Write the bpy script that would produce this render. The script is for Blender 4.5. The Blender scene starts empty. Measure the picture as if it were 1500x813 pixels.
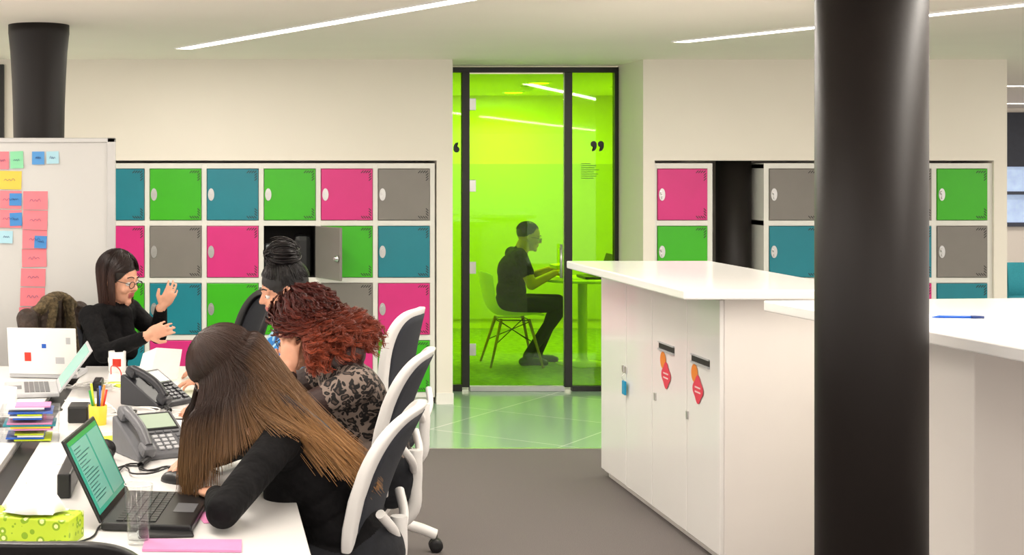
import bpy, bmesh, math, random
import numpy as np
from mathutils import Vector, Matrix
random.seed(7); rng=np.random.default_rng(7)
SC=bpy.context.scene
COL=SC.collection
try:
    SC.view_settings.view_transform='Standard'
except Exception: pass

# ---------------------------------------------------------------- materials
def lin(c):
    if isinstance(c,str):
        c=c.lstrip('#'); c=[int(c[i:i+2],16)/255 for i in (0,2,4)]
        return tuple(x/12.92 if x<=.04045 else ((x+.055)/1.055)**2.4 for x in c)
    return c
def M(name,col,rough=.5,metal=0,var=0,vscale=20,bump=0,bscale=100,emit=0,coat=0,trans=0,spec=.5,bdist=.01):
    m=bpy.data.materials.new(name); m.use_nodes=True
    nt=m.node_tree; b=nt.nodes['Principled BSDF']; c=lin(col)
    b.inputs['Base Color'].default_value=(*c,1); b.inputs['Roughness'].default_value=rough
    b.inputs['Metallic'].default_value=metal; b.inputs['Specular IOR Level'].default_value=spec
    b.inputs['Coat Weight'].default_value=coat; b.inputs['Transmission Weight'].default_value=trans
    if emit:
        b.inputs['Emission Color'].default_value=(*c,1); b.inputs['Emission Strength'].default_value=emit
    if var or bump:
        tc=nt.nodes.new('ShaderNodeTexCoord')
        if var:
            n=nt.nodes.new('ShaderNodeTexNoise'); n.inputs['Scale'].default_value=vscale; n.inputs['Detail'].default_value=3
            nt.links.new(tc.outputs['Object'],n.inputs['Vector'])
            r=nt.nodes.new('ShaderNodeValToRGB')
            r.color_ramp.elements[0].position=.3; r.color_ramp.elements[1].position=.7
            r.color_ramp.elements[0].color=(*[max(0,x*(1-var)) for x in c],1)
            r.color_ramp.elements[1].color=(*[min(1,x*(1+var)) for x in c],1)
            nt.links.new(n.outputs['Fac'],r.inputs['Fac']); nt.links.new(r.outputs['Color'],b.inputs['Base Color'])
        if bump:
            n=nt.nodes.new('ShaderNodeTexNoise'); n.inputs['Scale'].default_value=bscale; n.inputs['Detail'].default_value=3
            nt.links.new(tc.outputs['Object'],n.inputs['Vector'])
            bp=nt.nodes.new('ShaderNodeBump'); bp.inputs['Strength'].default_value=bump; bp.inputs['Distance'].default_value=bdist
            nt.links.new(n.outputs['Fac'],bp.inputs['Height']); nt.links.new(bp.outputs['Normal'],b.inputs['Normal'])
    return m
wallM=M('wall_paint','#F0E8DD',.6,var=.01,vscale=3,bump=.02,bscale=200)
ceilM=M('ceiling_paint','#FCF4EA',.7,var=.01,vscale=2)
carpet=M('carpet_grey','#787270',.95,var=.22,vscale=260,bump=.5,bscale=400,spec=.1)
colM=M('column_black','#17110F',.5,var=.1,vscale=4,bump=.02,bscale=60,spec=.35)
whiteG=M('white_laminate','#F5F3F0',.22,coat=.3,var=.01,vscale=3)
whiteMat=M('white_satin','#F3EEE9',.4,var=.01,vscale=5)
lockF=M('locker_frame','#E9E6E0',.35,var=.02,vscale=8)
lockG=M('locker_green','#3CB40E',.35,var=.03,vscale=6)
lockT=M('locker_teal','#147F90',.35,var=.03,vscale=6)
lockP=M('locker_pink','#D92C80',.35,var=.03,vscale=6)
lockY=M('locker_grey','#817B76',.35,var=.03,vscale=6)
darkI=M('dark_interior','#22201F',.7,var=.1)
chrome=M('brushed_metal','#D2D1CF',.3,metal=.85,var=.03)
slot=M('slot_dark','#2A2726',.6,var=.1)
blackP=M('black_plastic','#151517',.4,var=.1,vscale=30)
greyP=M('grey_plastic','#66676B',.4,var=.05,vscale=30)
lgreyP=M('silver_plastic','#B9BABD',.35,var=.03,vscale=30)
whiteP=M('white_plastic','#EDEBE8',.3,var=.01,vscale=10)
meshD=M('chair_mesh','#2B2E36',.8,var=.25,vscale=300,bump=.3,bscale=500)
seatD=M('seat_fabric','#24252B',.9,var=.2,vscale=200,bump=.3,bscale=300)
frameK=M('door_frame_black','#12100F',.4,var=.1)
woodM=M('beech_wood','#B98B5A',.5,var=.15,vscale=30)
skinM=M('skin_light','#D9A084',.5,var=.06,vscale=25,bump=.05,bscale=200)
skinW=M('skin_warm','#D0977A',.5,var=.06,vscale=25,bump=.05,bscale=200)
lipM=M('lips','#B0605A',.4,var=.05)
eyeW=M('eye_white','#DDD9D4',.2,var=.02); eyeI=M('eye_iris','#20130C',.15,var=.1)
blackC=M('black_cloth','#0B0A0C',.85,var=.3,vscale=12,bump=1,bscale=11,spec=.2,bdist=.03)
sheer=M('sheer_black_sleeve','#33211E',.6,var=.35,vscale=10,bump=.8,bscale=16,bdist=.02)
jeans=M('dark_trousers','#14161C',.9,var=.25,vscale=40,bump=.4,bscale=20)
shoeM=M('shoe_leather','#17120F',.4,var=.1)
paper=M('paper_white','#F2F0EE',.7,var=.01)
pinkPap=M('pink_card','#D98BB8',.7,var=.03)
limePap=M('lime_paper','#C8DC2A',.6,var=.03)
floorRoom=M('meeting_carpet','#9CA397',.95,var=.25,vscale=18,bump=.3,bscale=200)
redM=M('red_plastic','#D2301E',.4,var=.03); blueM=M('blue_plastic','#1E5CC0',.4,var=.03)
tealM=M('teal_fabric','#2A8C99',.8,var=.1,vscale=100)
orangeM=M('orange_sticker','#F08A2C',.5,var=.02); rpinkM=M('coral_sticker','#E83A55',.5,var=.02)
yellowM=M('yellow_card','#EBCB3A',.5,var=.03)

def leopard():
    m=M('leopard_print','#8A8580',.8); nt=m.node_tree; b=nt.nodes['Principled BSDF']
    tc=nt.nodes.new('ShaderNodeTexCoord'); ns=nt.nodes.new('ShaderNodeTexNoise'); ns.inputs['Scale'].default_value=14
    mp=nt.nodes.new('ShaderNodeMixRGB'); mp.inputs[0].default_value=.12
    nt.links.new(tc.outputs['Object'],ns.inputs['Vector']); nt.links.new(tc.outputs['Object'],mp.inputs[1]); nt.links.new(ns.outputs['Color'],mp.inputs[2])
    v=nt.nodes.new('ShaderNodeTexVoronoi'); v.inputs['Scale'].default_value=40
    nt.links.new(mp.outputs[0],v.inputs['Vector'])
    r=nt.nodes.new('ShaderNodeValToRGB'); e=r.color_ramp.elements
    e[0].position=0; e[0].color=(.10,.068,.055,1); e[1].position=.27; e[1].color=(.010,.008,.008,1)
    for p,c in ((.22,(.10,.068,.055,1)),(.52,(.010,.008,.008,1)),(.58,(.27,.205,.17,1))):
        x=e.new(p); x.color=c
    nt.links.new(v.outputs['Distance'],r.inputs['Fac']); nt.links.new(r.outputs['Color'],b.inputs['Base Color'])
    return m
leoM=leopard()
def bluepat():
    m=M('blue_pattern_blouse','#2A6FC0',.8); nt=m.node_tree; b=nt.nodes['Principled BSDF']
    tc=nt.nodes.new('ShaderNodeTexCoord'); v=nt.nodes.new('ShaderNodeTexVoronoi'); v.inputs['Scale'].default_value=35
    nt.links.new(tc.outputs['Object'],v.inputs['Vector'])
    r=nt.nodes.new('ShaderNodeValToRGB'); r.color_ramp.interpolation='CONSTANT'; e=r.color_ramp.elements
    e[0].color=(.01,.03,.12,1); e[1].position=.35; e[1].color=(.03,.22,.6,1)
    x=e.new(.6); x.color=(.35,.6,.75,1); x=e.new(.8); x.color=(.02,.02,.05,1)
    nt.links.new(v.outputs['Color'],r.inputs['Fac']); nt.links.new(r.outputs['Color'],b.inputs['Base Color'])
    return m
blueC=bluepat()
def tissuepat():
    m=M('tissue_box_card','#B4D334',.5); nt=m.node_tree; b=nt.nodes['Principled BSDF']
    tc=nt.nodes.new('ShaderNodeTexCoord'); v=nt.nodes.new('ShaderNodeTexVoronoi'); v.inputs['Scale'].default_value=38
    nt.links.new(tc.outputs['Object'],v.inputs['Vector'])
    r=nt.nodes.new('ShaderNodeValToRGB'); r.color_ramp.interpolation='CONSTANT'; e=r.color_ramp.elements
    e[0].color=(*lin('#EEF2A0'),1); e[1].position=.22; e[1].color=(*lin('#86AC16'),1); x=e.new(.40); x.color=(*lin('#BCD62E'),1)
    nt.links.new(v.outputs['Distance'],r.inputs['Fac']); nt.links.new(r.outputs['Color'],b.inputs['Base Color'])
    return m
def hairmat(name,c0,c1,pos=(.35,.9),mul=.6):
    m=M(name,c0,.36); nt=m.node_tree; b=nt.nodes['Principled BSDF']
    a=nt.nodes.new('ShaderNodeAttribute'); a.attribute_name='t'
    r=nt.nodes.new('ShaderNodeValToRGB'); e=r.color_ramp.elements
    e[0].position=pos[0]; e[0].color=(*lin(c0),1); e[1].position=pos[1]; e[1].color=(*lin(c1),1)
    a2=nt.nodes.new('ShaderNodeAttribute'); a2.attribute_name='rnd'
    mx=nt.nodes.new('ShaderNodeMixRGB'); mx.blend_type='MULTIPLY'; mx.inputs[0].default_value=mul
    nt.links.new(a.outputs['Fac'],r.inputs['Fac']); nt.links.new(r.outputs['Color'],mx.inputs[1]); nt.links.new(a2.outputs['Fac'],mx.inputs[2])
    nt.links.new(mx.outputs[0],b.inputs['Base Color'])
    return m
hairBr=hairmat('hair_ombre','#3B2820','#BE8C58',(.60,1.0),.45); hairBrS=M('hair_brown_base','#2E1D17',.5,var=.3,vscale=60)
hairRd=hairmat('hair_red','#571A11','#A8492B',(.15,1),.8); hairRdS=M('hair_red_base','#3A130C',.5,var=.3,vscale=60)
hairBk=hairmat('hair_black','#171213','#201819'); hairBkS=M('hair_black_base','#0D0B0C',.45,var=.3,vscale=60)
hairDb=hairmat('hair_dark_brown','#2A1813','#44271D'); hairDbS=M('hair_dkbrown_base','#20130E',.45,var=.3,vscale=60)

# ---------------------------------------------------------------- mesh helpers
def link(o,parent=None):
    COL.objects.link(o)
    if parent: o.parent=parent
    return o
def mesh(name,v,f,mat,parent=None,smooth=False,loc=None):
    me=bpy.data.meshes.new(name); me.from_pydata([tuple(x) for x in v],[],f)
    if mat: me.materials.append(mat)
    if smooth: me.polygons.foreach_set('use_smooth',[True]*len(me.polygons))
    me.update(); o=bpy.data.objects.new(name,me)
    if loc: o.location=loc
    return link(o,parent)
def E(name,loc=(0,0,0),rz=0):
    o=bpy.data.objects.new(name,None); o.location=loc; o.rotation_euler=(0,0,rz); o.empty_display_size=.1
    return link(o)
def bm_box(bm,lo,hi,bev=0,mat=0,seg=2):
    g=bmesh.ops.create_cube(bm,size=1); vs=g['verts']
    lo=Vector(lo);hi=Vector(hi)
    for v in vs: v.co=Vector([(lo[i]+hi[i])/2+v.co[i]*(hi[i]-lo[i]) for i in range(3)])
    fs=set(f for v in vs for f in v.link_faces)
    for f in fs: f.material_index=mat
    if bev:
        es=set(e for v in vs for e in v.link_edges)
        r=bmesh.ops.bevel(bm,geom=list(es),offset=bev,segments=seg,affect='EDGES',profile=.5)
        for f in r['faces']: f.material_index=mat
def boxes(name,lst,mats,parent=None,bev=0,loc=None,rot=None,seg=2):
    bm=bmesh.new()
    for b in lst:
        bm_box(bm,b[0],b[1],b[3] if len(b)>3 else bev,b[2] if len(b)>2 else 0,seg)
    me=bpy.data.meshes.new(name); bm.to_mesh(me); bm.free()
    for m in (mats if isinstance(mats,(list,tuple)) else [mats]): me.materials.append(m)
    o=bpy.data.objects.new(name,me)
    if loc: o.location=loc
    if rot: o.rotation_euler=rot
    return link(o,parent)
def box(name,lo,hi,mat,parent=None,bev=0,loc=None,rot=None,seg=2): return boxes(name,[(lo,hi)],mat,parent,bev,loc,rot,seg)
def lathe(name,prof,mat,parent=None,seg=32,loc=(0,0,0),cap=True,rot=None):
    v=[];f=[];n=len(prof)
    for r,z in prof:
        for i in range(seg):
            a=2*math.pi*i/seg; v.append((r*math.cos(a),r*math.sin(a),z))
    for j in range(n-1):
        for i in range(seg):
            k=(i+1)%seg; f.append((j*seg+i,j*seg+k,(j+1)*seg+k,(j+1)*seg+i))
    if cap:
        f.append(tuple(range(seg))[::-1]); f.append(tuple((n-1)*seg+i for i in range(seg)))
    o=mesh(name,v,f,mat,parent,False,loc)
    for p in o.data.polygons:
        if len(p.vertices)==4: p.use_smooth=True
    if rot: o.rotation_euler=rot
    return o
def cyl(name,p0,p1,r0,r1,mat,parent=None,seg=20):
    p0=Vector(p0);p1=Vector(p1);d=p1-p0; q=d.to_track_quat('Z','Y')
    o=lathe(name,[(r0,0),(r1,d.length)],mat,parent,seg,p0); o.rotation_euler=q.to_euler(); return o
def tube(name,pts,r,mat,parent=None,cyc=False,res=4,bez=True):
    cu=bpy.data.curves.new(name,'CURVE'); cu.dimensions='3D'; cu.bevel_depth=r; cu.bevel_resolution=res; cu.use_fill_caps=True
    if not isinstance(pts[0][0],(tuple,list,Vector)): pts=[pts]
    for P in pts:
        s=cu.splines.new('BEZIER' if bez else 'POLY')
        if bez:
            s.bezier_points.add(len(P)-1)
            for b,p in zip(s.bezier_points,P): b.co=p; b.handle_left_type=b.handle_right_type='AUTO'
        else:
            s.points.add(len(P)-1)
            for b,p in zip(s.points,P): b.co=(*p,1)
        s.use_cyclic_u=cyc; s.resolution_u=6
    cu.materials.append(mat); o=bpy.data.objects.new(name,cu); return link(o,parent)
def arealight(name,loc,sx,sy,power,rz=0,col=(1,.925,.835),parent=None,rx=0):
    l=bpy.data.lights.new(name,'AREA'); l.shape='RECTANGLE'; l.size=sx; l.size_y=sy; l.energy=power; l.color=col
    o=bpy.data.objects.new(name,l); o.location=loc; o.rotation_euler=(rx,0,rz); return link(o,parent)

# ---------------------------------------------------------------- camera
cam=bpy.data.cameras.new('camera'); cam.lens=50.4; cam.sensor_width=36; cam.shift_x=.30; cam.shift_y=-.1043
cam.clip_start=.05
co=bpy.data.objects.new('camera',cam); co.location=(0,0,1.65); co.rotation_euler=(math.pi/2,0,0); link(co); SC.camera=co

# ---------------------------------------------------------------- room
CZ=2.436; WY=10.13; GY=10.75
def tile_mat():
    m=M('tile_floor','#C6D0C2',.16,var=.05,vscale=6,spec=.7); nt=m.node_tree; b=nt.nodes['Principled BSDF']
    tc=nt.nodes.new('ShaderNodeTexCoord'); mp=nt.nodes.new('ShaderNodeMapping'); mp.inputs['Rotation'].default_value=(0,0,math.radians(38))
    br=nt.nodes.new('ShaderNodeTexBrick'); br.offset=0; br.inputs['Scale'].default_value=1
    br.inputs['Color1'].default_value=(*lin('#9FBDA4'),1); br.inputs['Color2'].default_value=(*lin('#98B69E'),1); br.inputs['Mortar'].default_value=(*lin('#CFDCD0'),1)
    br.inputs['Mortar Size'].default_value=.005; br.inputs['Brick Width'].default_value=.9; br.inputs['Row Height'].default_value=.9
    nt.links.new(tc.outputs['Object'],mp.inputs[0]); nt.links.new(mp.outputs[0],br.inputs['Vector']); nt.links.new(br.outputs['Color'],b.inputs['Base Color'])
    return m
tileM=tile_mat()
boxes('floor',[((-4.5,-4,-.1),(13,8.51,0),0),((-4.5,8.51,-.1),(13,GY+.05,-.0005),1),((5,GY+.05,-.1),(13,18.2,-.0005),0),((1.2,GY+.05,-.1),(5,15.1,-.0005),2)],[carpet,tileM,floorRoom])
box('trim_1',(-4.5,8.5,-.01),(13,8.52,.003),chrome)
boxes('ceiling',[((-6,-9,CZ),(13,18.2,CZ+.1))],[ceilM])
LT=1.722
boxes('wall_back_left',[((-6,WY,LT),(1.7515,WY+.62,CZ)),((1.64,WY,0),(1.7515,WY+.62,LT)),((-6,WY,0),(-.86,WY+.62,LT)),((-.86,WY+.58,0),(1.64,WY+.62,LT))],wallM)
boxes('wall_back_right',[((3.0976,WY,LT),(5.669,WY+.62,CZ)),((3.0976,WY,0),(3.18,WY+.62,LT)),((5.577,WY,0),(5.669,WY+.62,LT)),((3.18,WY+.58,0),(5.577,WY+.62,LT))],wallM)
boxes('wall_meeting_room',[((1.55,GY+.02,0),(1.75,15.1,CZ)),((4.4,GY+.02,0),(4.6,15.1,CZ)),((1.75,15,0),(4.4,15.1,CZ))],wallM)
box('trim_2',(1.76,14.97,.1),(4.39,15.0,1.72),M('wall_panel','#CCCBC2',.6,var=.02))
boxes('baseboard_back',[((1.636,WY-.012,0),(1.756,WY,.08)),((3.093,WY-.012,0),(3.184,WY,.08)),((5.573,WY-.012,0),(5.669,WY,.08)),((3.0856,WY,0),(3.0976,GY-.03,.08))],whiteMat)
# right-hand background
boxes('wall_far_right',[((5.669,18,0),(13,18.15,.95)),((5.669,18,2.38),(13,18.15,CZ)),((5.669,18,.95),(8,18.15,2.38)),((4.6,10.76,0),(5.0,18,CZ))],wallM)
w=E('window_1',(9.5,17.98,0))
box('pane',(-1.5,.05,.95),(3.4,.07,1.7),M('window_sky','#A9BEDD',.3,emit=.6,var=.35,vscale=5),w)
box('blind',(-1.5,-.02,1.7),(3.4,.04,2.38),M('blind_dark','#2C303B',.6,var=.1),w)
boxes('frame',[((x,-.03,.95),(x+.06,.08,2.38)) for x in (-1.5,-.62,-.42,.0,.9,1.8,2.7,3.34)]+[((-1.5,-.03,.95),(3.4,.08,1.0)),((-1.5,-.03,1.35),(3.4,.08,1.39))],M('window_frame','#3B4150',.5,var=.05),w)
def strip_light(name,a,b,w=.10,power=60,mesh_e=12):
    power*=1.25
    a=Vector(a);b=Vector(b);d=b-a;L=d.length; ang=math.atan2(d.y,d.x)
    e=E(name,((a.x+b.x)/2,(a.y+b.y)/2,CZ),ang)
    box('diffuser',(-L/2,-w/2,-.006),(L/2,w/2,.0),M('led_diffuser','#FFF8EE',.5,emit=mesh_e),e)
    t=.008
    boxes('trim',[((-L/2-t,w/2,-.009),(L/2+t,w/2+t,0)),((-L/2-t,-w/2-t,-.009),(L/2+t,-w/2,0)),((-L/2-t,-w/2,-.009),(-L/2,w/2,0)),((L/2,-w/2,-.009),(L/2+t,w/2,0))],whiteP,e)
    arealight('lamp',(0,0,-.012),L,w,power,parent=e)
strip_light('ceiling_strip_light',(-.14,9.17),(3.6,1.7),power=85)
strip_light('ceiling_strip_light',(3.95,1.0),(7.6,-6.3),power=70)
strip_light('ceiling_strip_light',(2.876,8.69),(6.4,1.6),power=85)
strip_light('ceiling_strip_light',(-3.4,9.6),(0.2,2.4),power=75)  # out of view; repeats the strip pattern, added to light the desk side
strip_light('ceiling_strip_light',(.6,1.6),(3.8,-4.8),power=75)  # unseen strip behind the camera, added for even room light
strip_light('ceiling_strip_light',(-2.6,2.0),(.4,-4.0),power=60)  # another added strip behind the camera, for general light only
strip_light('ceiling_strip_light',(6.8,9.2),(9.8,3.2),power=70)  # added past the right edge of frame to light that side
strip_light('ceiling_strip_light',(6.2,13.2),(9.2,13.2),power=30)
strip_light('ceiling_strip_light',(6.6,16.6),(10,16.6),power=30)
# meeting room lamps
for i,(x,y) in enumerate(((2.97,12.75),(3.08,14.3),(2.2,13.4),(3.9,13.4))):
    e=E('recessed_downlight',(x,y,CZ)); lathe('bezel',[(.095,-.008),(.11,-.004),(.11,0)],whiteP,e,loc=(0,0,0))
    lathe('lens',[(.085,-.012),(.085,-.007)],M('downlight_lens','#FFF8EE',.5,emit=10),e)
    l=bpy.data.lights.new('bulb','AREA'); l.shape='DISK'; l.size=.17; l.energy=23; l.color=(1,.97,.9); o=bpy.data.objects.new('bulb',l); o.location=(0,0,-.02); link(o,e)
lathe('smoke_detector',[(.03,-.05),(.05,-.045),(.055,-.02),(.065,-.015),(.065,0)],whiteP,loc=(2.99,13.3,CZ-.001))
wd=bpy.data.worlds.new('world'); SC.world=wd; wd.use_nodes=True
bg=wd.node_tree.nodes['Background']; bg.inputs[0].default_value=(1,.93,.86,1); bg.inputs[1].default_value=1.75
box('window_2',(-1.62,WY-.03,1.75),(-1.415,WY,2.40),frameK,bev=.005)

# columns
def column(name,x,y,r,z1=CZ,flare=False,seg=64):
    if flare: pr=[(r,0),(r,z1-.62),(r*1.02,z1-.45),(r*1.06,z1-.3),(r*1.12,z1-.15),(r*1.19,z1-.055),(r*1.2,z1-.045),(r*1.2,z1-.0)]
    else: pr=[(r,0),(r,z1)]
    return lathe(name,pr,colM,seg=seg,loc=(x,y,0))
column('round_column',1.905,4.1,.149)
column('round_column',-.897,7.75,.137,flare=True)
column('round_column',3.82,10.36,.122,z1=LT)

# ---------------------------------------------------------------- glass
def thin_glass(name,col,ior=1.5,clear=False):
    g=bpy.data.materials.new(name); g.use_nodes=True; nt=g.node_tree; nt.nodes.clear()
    o_=nt.nodes.new('ShaderNodeOutputMaterial'); mx=nt.nodes.new('ShaderNodeMixShader'); tr=nt.nodes.new('ShaderNodeBsdfTransparent'); gl=nt.nodes.new('ShaderNodeBsdfGlossy')
    tr.inputs[0].default_value=(*col,1); gl.inputs['Roughness'].default_value=.02
    if clear:
        lw=nt.nodes.new('ShaderNodeLayerWeight'); lw.inputs[0].default_value=.3
        p=nt.nodes.new('ShaderNodeMath'); p.operation='POWER'; p.inputs[1].default_value=3; q=nt.nodes.new('ShaderNodeMath'); q.operation='MULTIPLY_ADD'; q.inputs[1].default_value=.55; q.inputs[2].default_value=.035
        nt.links.new(lw.outputs['Facing'],p.inputs[0]); nt.links.new(p.outputs[0],q.inputs[0]); nt.links.new(q.outputs[0],mx.inputs[0])
    else:
        fr=nt.nodes.new('ShaderNodeFresnel'); fr.inputs[0].default_value=ior; nt.links.new(fr.outputs[0],mx.inputs[0])
    nt.links.new(tr.outputs[0],mx.inputs[1]); nt.links.new(gl.outputs[0],mx.inputs[2]); nt.links.new(mx.outputs[0],o_.inputs[0])
    return g
gm=thin_glass('green_tinted_glass',(.535,.89,.02))
d=E('door_1',(0,GY,0))
boxes('frame',[((1.755,-.03,2.385),(3.095,.03,2.425)),((1.925,-.03,.03),(1.981,.03,2.385)),((2.693,-.03,.03),(2.749,.03,2.385)),((3.065,-.03,.03),(3.095,.03,2.385)),((1.755,-.03,.0),(1.925,.03,.05)),((2.749,-.03,.0),(3.095,.03,.04)),((1.755,-.03,.05),(1.765,.03,2.385))],frameK,d,bev=.002)
box('glass_leaf',(1.985,-.006,.04),(2.689,.006,2.375),gm,d)
box('glass_side_left',(1.765,-.006,.05),(1.925,.006,2.385),gm,d)
box('glass_side_right',(2.749,-.006,.04),(3.065,.006,2.385),gm,d)
box('sill',(1.983,-.035,0),(2.691,.035,.035),lgreyP,d,bev=.003)
boxes('hinges',[((1.978,-.02,z-.045),(2.03,-.007,z+.045)) for z in (2.147,1.537,.923,.31)],chrome,d,bev=.003)
cyl('pull_handle',(2.66,-.05,.85),(2.66,-.05,1.1),.01,.01,chrome,d)
boxes('pull_handle_posts',[((2.653,-.05,z),(2.667,-.007,z+.012)) for z in (.88,1.06)],chrome,d)
def comma(cx,cz,s,flip):
    body=[(math.cos(a),math.sin(a)) for a in np.linspace(-.35,2*math.pi-1.9,20)]
    tail=[(.05,-1.05),(-.05,-1.75),(-.6,-2.1),(-.45,-2.35),(.35,-2.05),(.85,-1.3),(1.02,-.5)]
    p=body+[(-.2,-.98)]+tail
    if flip: p=[(-a,-b-1.1) for a,b in p]
    else: p=[(a,b+.6) for a,b in p]
    return [(cx+s*a,-.008,cz+s*b) for a,b in p]
vv=[];ff=[]
for cx,fl in ((2.914,0),(2.968,0),(1.832,1),(1.886,1)):
    c=comma(cx,1.835,.0235,fl); i0=len(vv); cen=(cx,-.008,1.835+(.0235*.6 if not fl else -.0235*1.1)); vv+=c; vv.append(cen); n=len(c)
    for i in range(n): ff.append((i0+i,i0+(i+1)%n,i0+n))
mesh('quote_marks',vv,ff,frameK,d)
tl=[]
for i in range(8):
    z=1.70-i*.0155; wdt=random.uniform(.09,.16) if i else .07
    tl.append(((2.82,-.009,z),(2.82+wdt,-.0075,z+.005)))
boxes('small_print',tl,M('print_green','#3E6A10',.6),d)

# ---------------------------------------------------------------- lockers
def locker_bank(name,X0,cols,pitch,open_cell=None):
    rp=.405; ztop=1.684; yf=WY+.02
    e=E(name,(X0,yf,0))
    fr=[];W=len(cols)*pitch; t=.018
    for i in range(len(cols)+1): fr.append(((i*pitch-t,0,.05),(i*pitch+t,.5,ztop+.014)))
    for j in range(5): fr.append(((-t,0.001,ztop-j*rp-.019),(W+t,.5,ztop-j*rp+.019)))
    fr.append(((-t,.4,.05),(W+t,.5,ztop)))
    fr.append(((0,.03,0),(W,.5,.05)))
    boxes('carcass',fr,lockF,e,bev=.002)
    D={'G':[], 'T':[], 'P':[], 'Y':[]}; H=[]; V=[]
    for i,c in enumerate(cols):
        for j in range(4):
            k=c[j]; x0=i*pitch+t+.003; x1=(i+1)*pitch-t-.003; z1=ztop-j*rp-.022; z0=ztop-(j+1)*rp+.022
            if open_cell==(i,j): continue
            D[k].append(((x0,-.010,z0),(x1,.012,z1)))
            H.append((x0+.028,(z0+z1)/2))
            for sz,sg in ((z1,-1),(z0,1)):
                for q in range(4):
                    V.append((x1-.022-.017*q, sz+sg*.020, sg, q))
                    if q<3: V.append((x1-.018, sz+sg*(.038+.018*q), sg, q))
    for k,m in (('G',lockG),('T',lockT),('P',lockP),('Y',lockY)):
        if D[k]: boxes('doors_'+m.name,D[k],m,e,bev=.004)
    vv=[];ff=[]
    for (x,z,sg,q) in V:
        a=math.radians(45)*sg*-1; l=.024
        dx=math.cos(a)*l/2; dz=math.sin(a)*l/2; nx=-math.sin(a)*.0028; nz=math.cos(a)*.0028
        i0=len(vv)
        vv+=[(x-dx-nx,-.0112,z-dz-nz),(x+dx-nx,-.0112,z+dz-nz),(x+dx+nx,-.0112,z+dz+nz),(x-dx+nx,-.0112,z-dz+nz)]
        ff.append((i0,i0+1,i0+2,i0+3))
    mesh('vent_slots',vv,ff,slot,e)
    vv=[];ff=[]
    for (x,z) in H:
        for (cx,cz,rx,rz,y0,y1) in ((x,z,.022,.044,-.0105,-.017),(x,z+.012,.013,.013,-.017,-.03),(x,z-.02,.006,.012,-.017,-.026)):
            i0=len(vv); n=18
            for y in (y0,y1):
                for q in range(n):
                    a=2*math.pi*q/n; vv.append((cx+rx*math.cos(a),y,cz+rz*math.sin(a)))
            for q in range(n): ff.append((i0+q,i0+(q+1)%n,i0+n+(q+1)%n,i0+n+q))
            ff.append(tuple(i0+n+q for q in range(n)))
    mesh('locks',vv,ff,chrome,e)
    return e
lb=locker_bank('locker_bank',1.6115-6*.404,['TPGT','GYTP','TPGG','GGGT','PGYP','YTPG'],.404,open_cell=(3,1))
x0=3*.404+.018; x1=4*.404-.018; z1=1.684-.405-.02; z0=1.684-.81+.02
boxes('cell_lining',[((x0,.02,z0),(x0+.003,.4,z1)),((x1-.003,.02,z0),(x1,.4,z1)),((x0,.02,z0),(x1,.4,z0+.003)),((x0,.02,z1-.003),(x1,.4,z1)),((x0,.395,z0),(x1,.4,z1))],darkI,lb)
box('open_door',(0,-.365,z0),(.02,0,z1),lockY,lb,bev=.004,loc=(x1-.004,0,0),rot=(0,0,math.radians(23)))
lathe('open_door_lock',[(.004,.0),(.022,.0),(.022,.008),(.012,.012),(.012,.025)],chrome,lb,loc=(x1+.122,-.32,(z0+z1)/2-.03),rot=(0,math.radians(-90),math.radians(23)))
boxes('stored_box',[((x0+.015,.03,z0+.005),(x0+.2,.25,z0+.23))],[M('grey_box','#8F9499',.6,var=.1,vscale=40)],lb,bev=.01)
boxes('stored_bag',[((x0+.215,.05,z0+.005),(x0+.345,.25,z0+.3))],[blackP],lb,bev=.04)
locker_bank('locker_bank',3.184,['PGTP'],.3925)
locker_bank('locker_bank',3.976,['YTGP','TGPY','YTPG','GYTP'],.3955)

# ---------------------------------------------------------------- counters
c=E('storage_counter',(2.148,5.96,0))
boxes('carcass',[((.012,0,.03),(.50,1.79,1.12)),((.03,.02,0),(.48,1.77,.03))],whiteMat,c,bev=.003)
ys=[0,.411,.906,1.327,1.79]
boxes('doors',[((-.006,ys[i]+.003,.045),(.012,ys[i+1]-.003,1.112)) for i in range(4)],whiteG,c,bev=.003)
box('top',(-.19,-.10,1.122),(.585,1.80,1.162),whiteG,c,bev=.006)
boxes('post_slots',[((-.0075,.577,.815),(.0,.8,.843)),((-.0075,.12,.815),(.0,.345,.843))],slot,c)
boxes('slot_lip',[((-.014,.577,.808),(-.004,.8,.816)),((-.014,.12,.808),(-.004,.345,.816)),((-.014,.577,.842),(-.004,.8,.848)),((-.014,.12,.842),(-.004,.345,.848))],lgreyP,c)
def disc_yz(name,cy,cz,ry,rz,mat,par,x=-.0085,wob=0):
    n=36; v=[(x,cy,cz)]
    for i in range(n):
        a=2*math.pi*i/n; k=1+wob*math.cos(4*a); v.append((x,cy+ry*k*math.cos(a),cz+rz*k*math.sin(a)))
    return mesh(name,v,[(0,1+(i+1)%n,1+i) for i in range(n)],mat,par)
for cy in (.69,.26):
    disc_yz('sticker_orange',cy+.045,.765,.042,.040,orangeM,c,-.0085)
    disc_yz('sticker_coral',cy,.70,.060,.056,rpinkM,c,-.0095,.12)
    boxes('sticker_bar',[((-.0105,cy-.035,.705-i*.02),(-.0098,cy+.035,.712-i*.02)) for i in range(2)],M('sticker_print','#F6D2D2',.5),c)
boxes('locks',[((-.014,y,z),(-.004,y+.02,z+.035)) for y,z in ((1.31,.62),(.84,.56),(.385,.55),(1.36,.62))],chrome,c,bev=.002)
tube('key_ring',[(-.018,1.32,.62),(-.03,1.32,.6),(-.02,1.32,.585)],.0015,chrome,c)
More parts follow.
